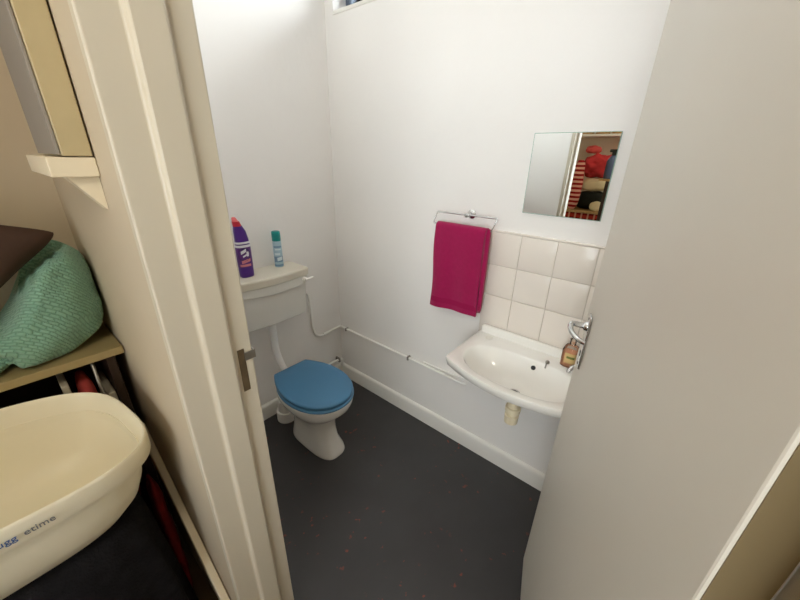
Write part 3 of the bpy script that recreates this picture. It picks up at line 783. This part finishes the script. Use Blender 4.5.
def rim_text(s, x0, size, m, zc, nm):
    bmt = text_mesh(s, size)
    # rim front side runs along -y side of the bath; text x -> along rim
    L_ = [v.co.copy() for v in bmt.verts]
    # arc length table
    pts = [Vector(bathring(1.003, .980, n=400)(2*PI*k/720)) for k in range(360, 721)]
    acc = [0]
    for i in range(1, len(pts)): acc.append(acc[-1]+(pts[i]-pts[i-1]).length)
    for v in bmt.verts:
        a = x0+v.co.x; i = 0
        while i < len(acc)-2 and acc[i+1] < a: i += 1
        f = (a-acc[i])/(acc[i+1]-acc[i]); p = pts[i].lerp(pts[i+1], f)
        tg = (pts[i+1]-pts[i]).normalized(); nn = Vector((tg.y, -tg.x, 0))
        z = zc+v.co.y
        lean = (z-.959)/.037*.002-.002
        q = p+nn*(.0036+v.co.z)
        v.co = (q.x, q.y, z)
    shear(bmt)
    return obj(nm, bmt, m, t)
TXT0 = .60
rim_text('snugg', TXT0-.172, .0185, M['bath_ink_blue'], .968, 'lettering')
rim_text('etime', TXT0-.1225, .0185, M['bath_ink'], .968, 'lettering')

bm = BM(); R = []; n = 160
for z, s, w, tl in ((.7785,.05,0,1),(.7785,.5,0,1),(.7785,.9,0,1),(.776,.98,0,1),(.764,1.03,.1,1),(.71,1.10,.4,.8),(.60,1.13,.9,.5),(.45,1.17,1.2,.2),(.28,1.20,1.3,0),(.12,1.22,1.4,0),(.004,1.24,1.5,0)):
    def f(th):
        x, y = sup(th, .225*s, .150*s, 2.8)
        k = 1+w*.04*(math.sin(th*9+.7)+.5*math.sin(th*15+2+z*3))
        return (BCX+x*k, BCY+y*k, z+tl*(-.150*x+.038*y))
    R.append(ring(bm, f, n))
loft(bm, R)
tag(obj('black_cloth', bm, M['blackcloth'], smooth=True), 'black fleece cloth heaped under the baby bath', 'cloth')

# leaning batten against the cream wall
bm = BM()
P0, P1 = Vector((XO-.014,-.48,.70)), Vector((XO-.014,-1.045,.205))
dv = (P1-P0).normalized(); up = Vector((0,-dv.z,dv.y)); 
vs = []
for p in (P0, P1):
    vs.append([bm.verts.new(p+Vector((sx_*.011,0,0))+up*(sy_*.016)) for sx_, sy_ in ((-1,-1),(1,-1),(1,1),(-1,1))])
loft(bm, vs); t = tag(bevmod(obj('wooden_batten', bm, M['white_paint']), .003), 'white painted batten leaning low against the cream wall', 'batten')

# ------------------------------------------------------------------ clutter of the outer room, seen in the mirror
t = thing('chest', 'red chequered chest seen at the bottom of the mirror', 'chest', (-2.85, -.85, 0))
obj('body', bx(-3.04,-2.66,-1.35,-.36,0,1.10, bev=.006), M['tartan'], t)
obj('lid', bx(-3.045,-2.65,-1.36,-.355,1.1005,1.125, bev=.004), M['tan'], t)
t = None
tag(lump('duffel_bag', -2.85, -.93, 1.126, .11, .15, .19, M['darkgreen'], 3, .012, 9, e=3), 'black green bag reflected in the mirror', 'bag')
tag(lump('bag_pouch', -2.70, -1.02, 1.127, .025, .06, .10, M['creamcloth'], 4, .01, 12), 'small cream bundle beside the dark bag in the mirror', 'bundle')
tag(lump('pillow', -2.85, -.93, 1.322, .11, .15, .125, M['creamcloth'], 9, .016, 11, e=3.2), 'cream pillow on top of the dark bag in the mirror', 'pillow')
tag(lump('wool_blanket', -2.86, -.93, 1.455, .10, .15, .23, M['redcloth'], 12, .03, 15, e=2.8), 'crumpled red blanket heaped above the cream pillow in the mirror', 'blanket')
tag(lump('wool_blanket', -2.88, -.84, 1.690, .08, .07, .08, M['coral'], 14, .015, 16), 'coral blanket topping the reflected heap', 'blanket')
tag(lump('striped_blanket', -2.69, -.79, 1.127, .035, .055, .50, M['striped'], 13, .012, 6, e=3.4), 'red striped blanket roll at left of the mirror clutter', 'blanket')
t = thing('storage_rack', 'white wall shelf at the top of the mirror view', 'shelf', (-2.9,-.7,1.83))
obj('board', bx(XB+.002,-2.78,-1.14,-.36,1.855,1.875, bev=.002), M['plastic'], t)
for y in (-1.08, -.42): obj('bracket', bx(XB+.002,-2.86,y-.008,y+.008,1.78,1.8548), M['plastic'], t)
bk = thing('wicker_basket', 'tan wicker basket first along the reflected shelf', 'basket', (-2.9,-.74,1.8755), 'baskets on the reflected shelf')
bm = BM(); lathe(bm, [(.055,0),(.065,.01),(.072,.10),(.074,.105),(.066,.105),(.06,.02)], 0,0,0, 24)
b0 = obj('basket_body', bm, M['tan'], autos=40); b0.parent = bk
for y, lab in ((-.89,'tan wicker basket second along the reflected shelf'),(-1.04,'tan wicker basket nearest the free end of the reflected shelf')):
    r = bk.copy(); C.objects.link(r); r.location = (-2.9, y, 1.8755); r['label'] = lab
    c_ = b0.copy(); C.objects.link(c_); c_.parent = r
t = thing('pedestal_stand', 'narrow wooden stand reflected at the right mirror edge', 'stand', (-2.55,-1.10,0))
obj('top', bx(-2.62,-2.48,-1.17,-1.03,1.44,1.46, bev=.003), M['tan'], t)
obj('post', bx(-2.565,-2.535,-1.115,-1.085,.03,1.44), M['darkwood'], t); obj('foot', bx(-2.65,-2.45,-1.20,-1.0,-.002,.03, bev=.003), M['darkwood'], t)
t = thing('spray_bottle', 'slate blue spray bottle reflected at the right mirror edge', 'bottle', (-2.55,-1.10,1.4605))
bm = BM(); lathe(bm, [(.045,0),(.05,.01),(.05,.16),(.03,.20),(.018,.21)], -2.55,-1.10,1.4605, 20); obj('bottle_body', bm, M['bluegrey'], t, autos=40)
bm = BM(); lathe(bm, [(.02,.21),(.02,.25),(.01,.255)], -2.55,-1.10,1.4605, 14); box(bm, -2.57,-2.53,-1.13,-1.06,1.70,1.725, bev=.004); obj('spray_head', bm, M['darkgreen'], t, autos=40)

# ------------------------------------------------------------------ light
def lamp(name, lab, loc, power, col, r):
    t = thing(name, lab, 'lamp', (loc[0], loc[1], H))
    bm = BM(); lathe(bm, [(.05,0),(.05,-.02),(.012,-.035)], loc[0], loc[1], H-.0005, 20); obj('rose', bm, M['plastic'], t, autos=40)
    bm = BM(); tube(bm, [(loc[0],loc[1],H-.03),(loc[0],loc[1],loc[2]+r+.01)], .004, 8); obj('cord', bm, M['plastic'], t, True)
    li = bpy.data.lights.new(name+'_bulb', 'POINT'); li.energy = power; li.color = col; li.shadow_soft_size = r
    o = bpy.data.objects.new('fill_light', li); C.objects.link(o); o.parent = t; o.location = (0,0,loc[2]-H)
    return t
lamp('outer_fill_lamp', 'unseen warm bulb added to light the outer room', (-1.95, -1.75, 2.35), 9.5, (1,.92,.78), .06)  # unseen bulb on a cord, added for the outer room's warm light
lamp('toilet_fill_lamp', 'soft white fill lamp added below the toilet ceiling', (-.62, -1.15, 2.60), 1.7, (1,.975,.94), .11)  # added to even out wall brightness; no lamp is known here
w = bpy.data.worlds.new('sky'); bpy.context.scene.world = w; w.use_nodes = True
N = w.node_tree.nodes; L = w.node_tree.links; bg = N['Background']
bg.inputs['Color'].default_value = (.80,.92,1,1); bg.inputs['Strength'].default_value = 5
# daylight through the window: area light in the opening, outside the glass
li = bpy.data.lights.new('daylight', 'AREA'); li.shape = 'RECTANGLE'; li.size = 1.1; li.size_y = .34; li.energy = 14; li.color = (.93,.98,1)
o = bpy.data.objects.new('window_daylight', li); C.objects.link(o); o.location = (.30,(WY0+WY1)/2,(WZ0+WZ1)/2+.02)
o.rotation_euler = (Vector((-1,0,-.35)).to_track_quat('-Z','Y')).to_euler()

li = bpy.data.lights.new('outer_fill', 'AREA'); li.shape = 'RECTANGLE'; li.size = 1.1; li.size_y = 1.1; li.energy = 9; li.color = (1,.96,.89)  # fill light outside the added window
o = bpy.data.objects.new('outer_window_fill', li); C.objects.link(o); o.location = (XB-.25, -2.15, 1.55); o.rotation_euler = (Vector((1,.1,-.1)).to_track_quat('-Z','Y')).to_euler()
# ------------------------------------------------------------------ camera
cam = bpy.data.cameras.new('camera'); co = bpy.data.objects.new('camera', cam); C.objects.link(co)
rows = ((0.64012885,-0.76791496,0.02327391),(0.28381784,0.26452258,0.92166981),(0.71392051,0.58338188,-0.3872765))
m3 = Matrix((rows[0], rows[1], tuple(-v for v in rows[2]))).transposed()
co.matrix_world = Matrix.Translation((-1.4751,-1.7770,1.6)) @ m3.to_4x4()
cam.sensor_width = 36; cam.lens = 337.56/800*36; cam.clip_start = .01
sc = bpy.context.scene; sc.camera = co
vs_ = sc.view_settings; vs_.view_transform = 'Standard'; vs_.look = 'None'; vs_.gamma = 1; vs_.exposure = .76; vs_.use_curve_mapping = False
sc.cycles.max_bounces = 12; sc.cycles.diffuse_bounces = 8; sc.cycles.glossy_bounces = 6; sc.cycles.transmission_bounces = 8
sc.cycles.caustics_reflective = False; sc.cycles.caustics_refractive = False
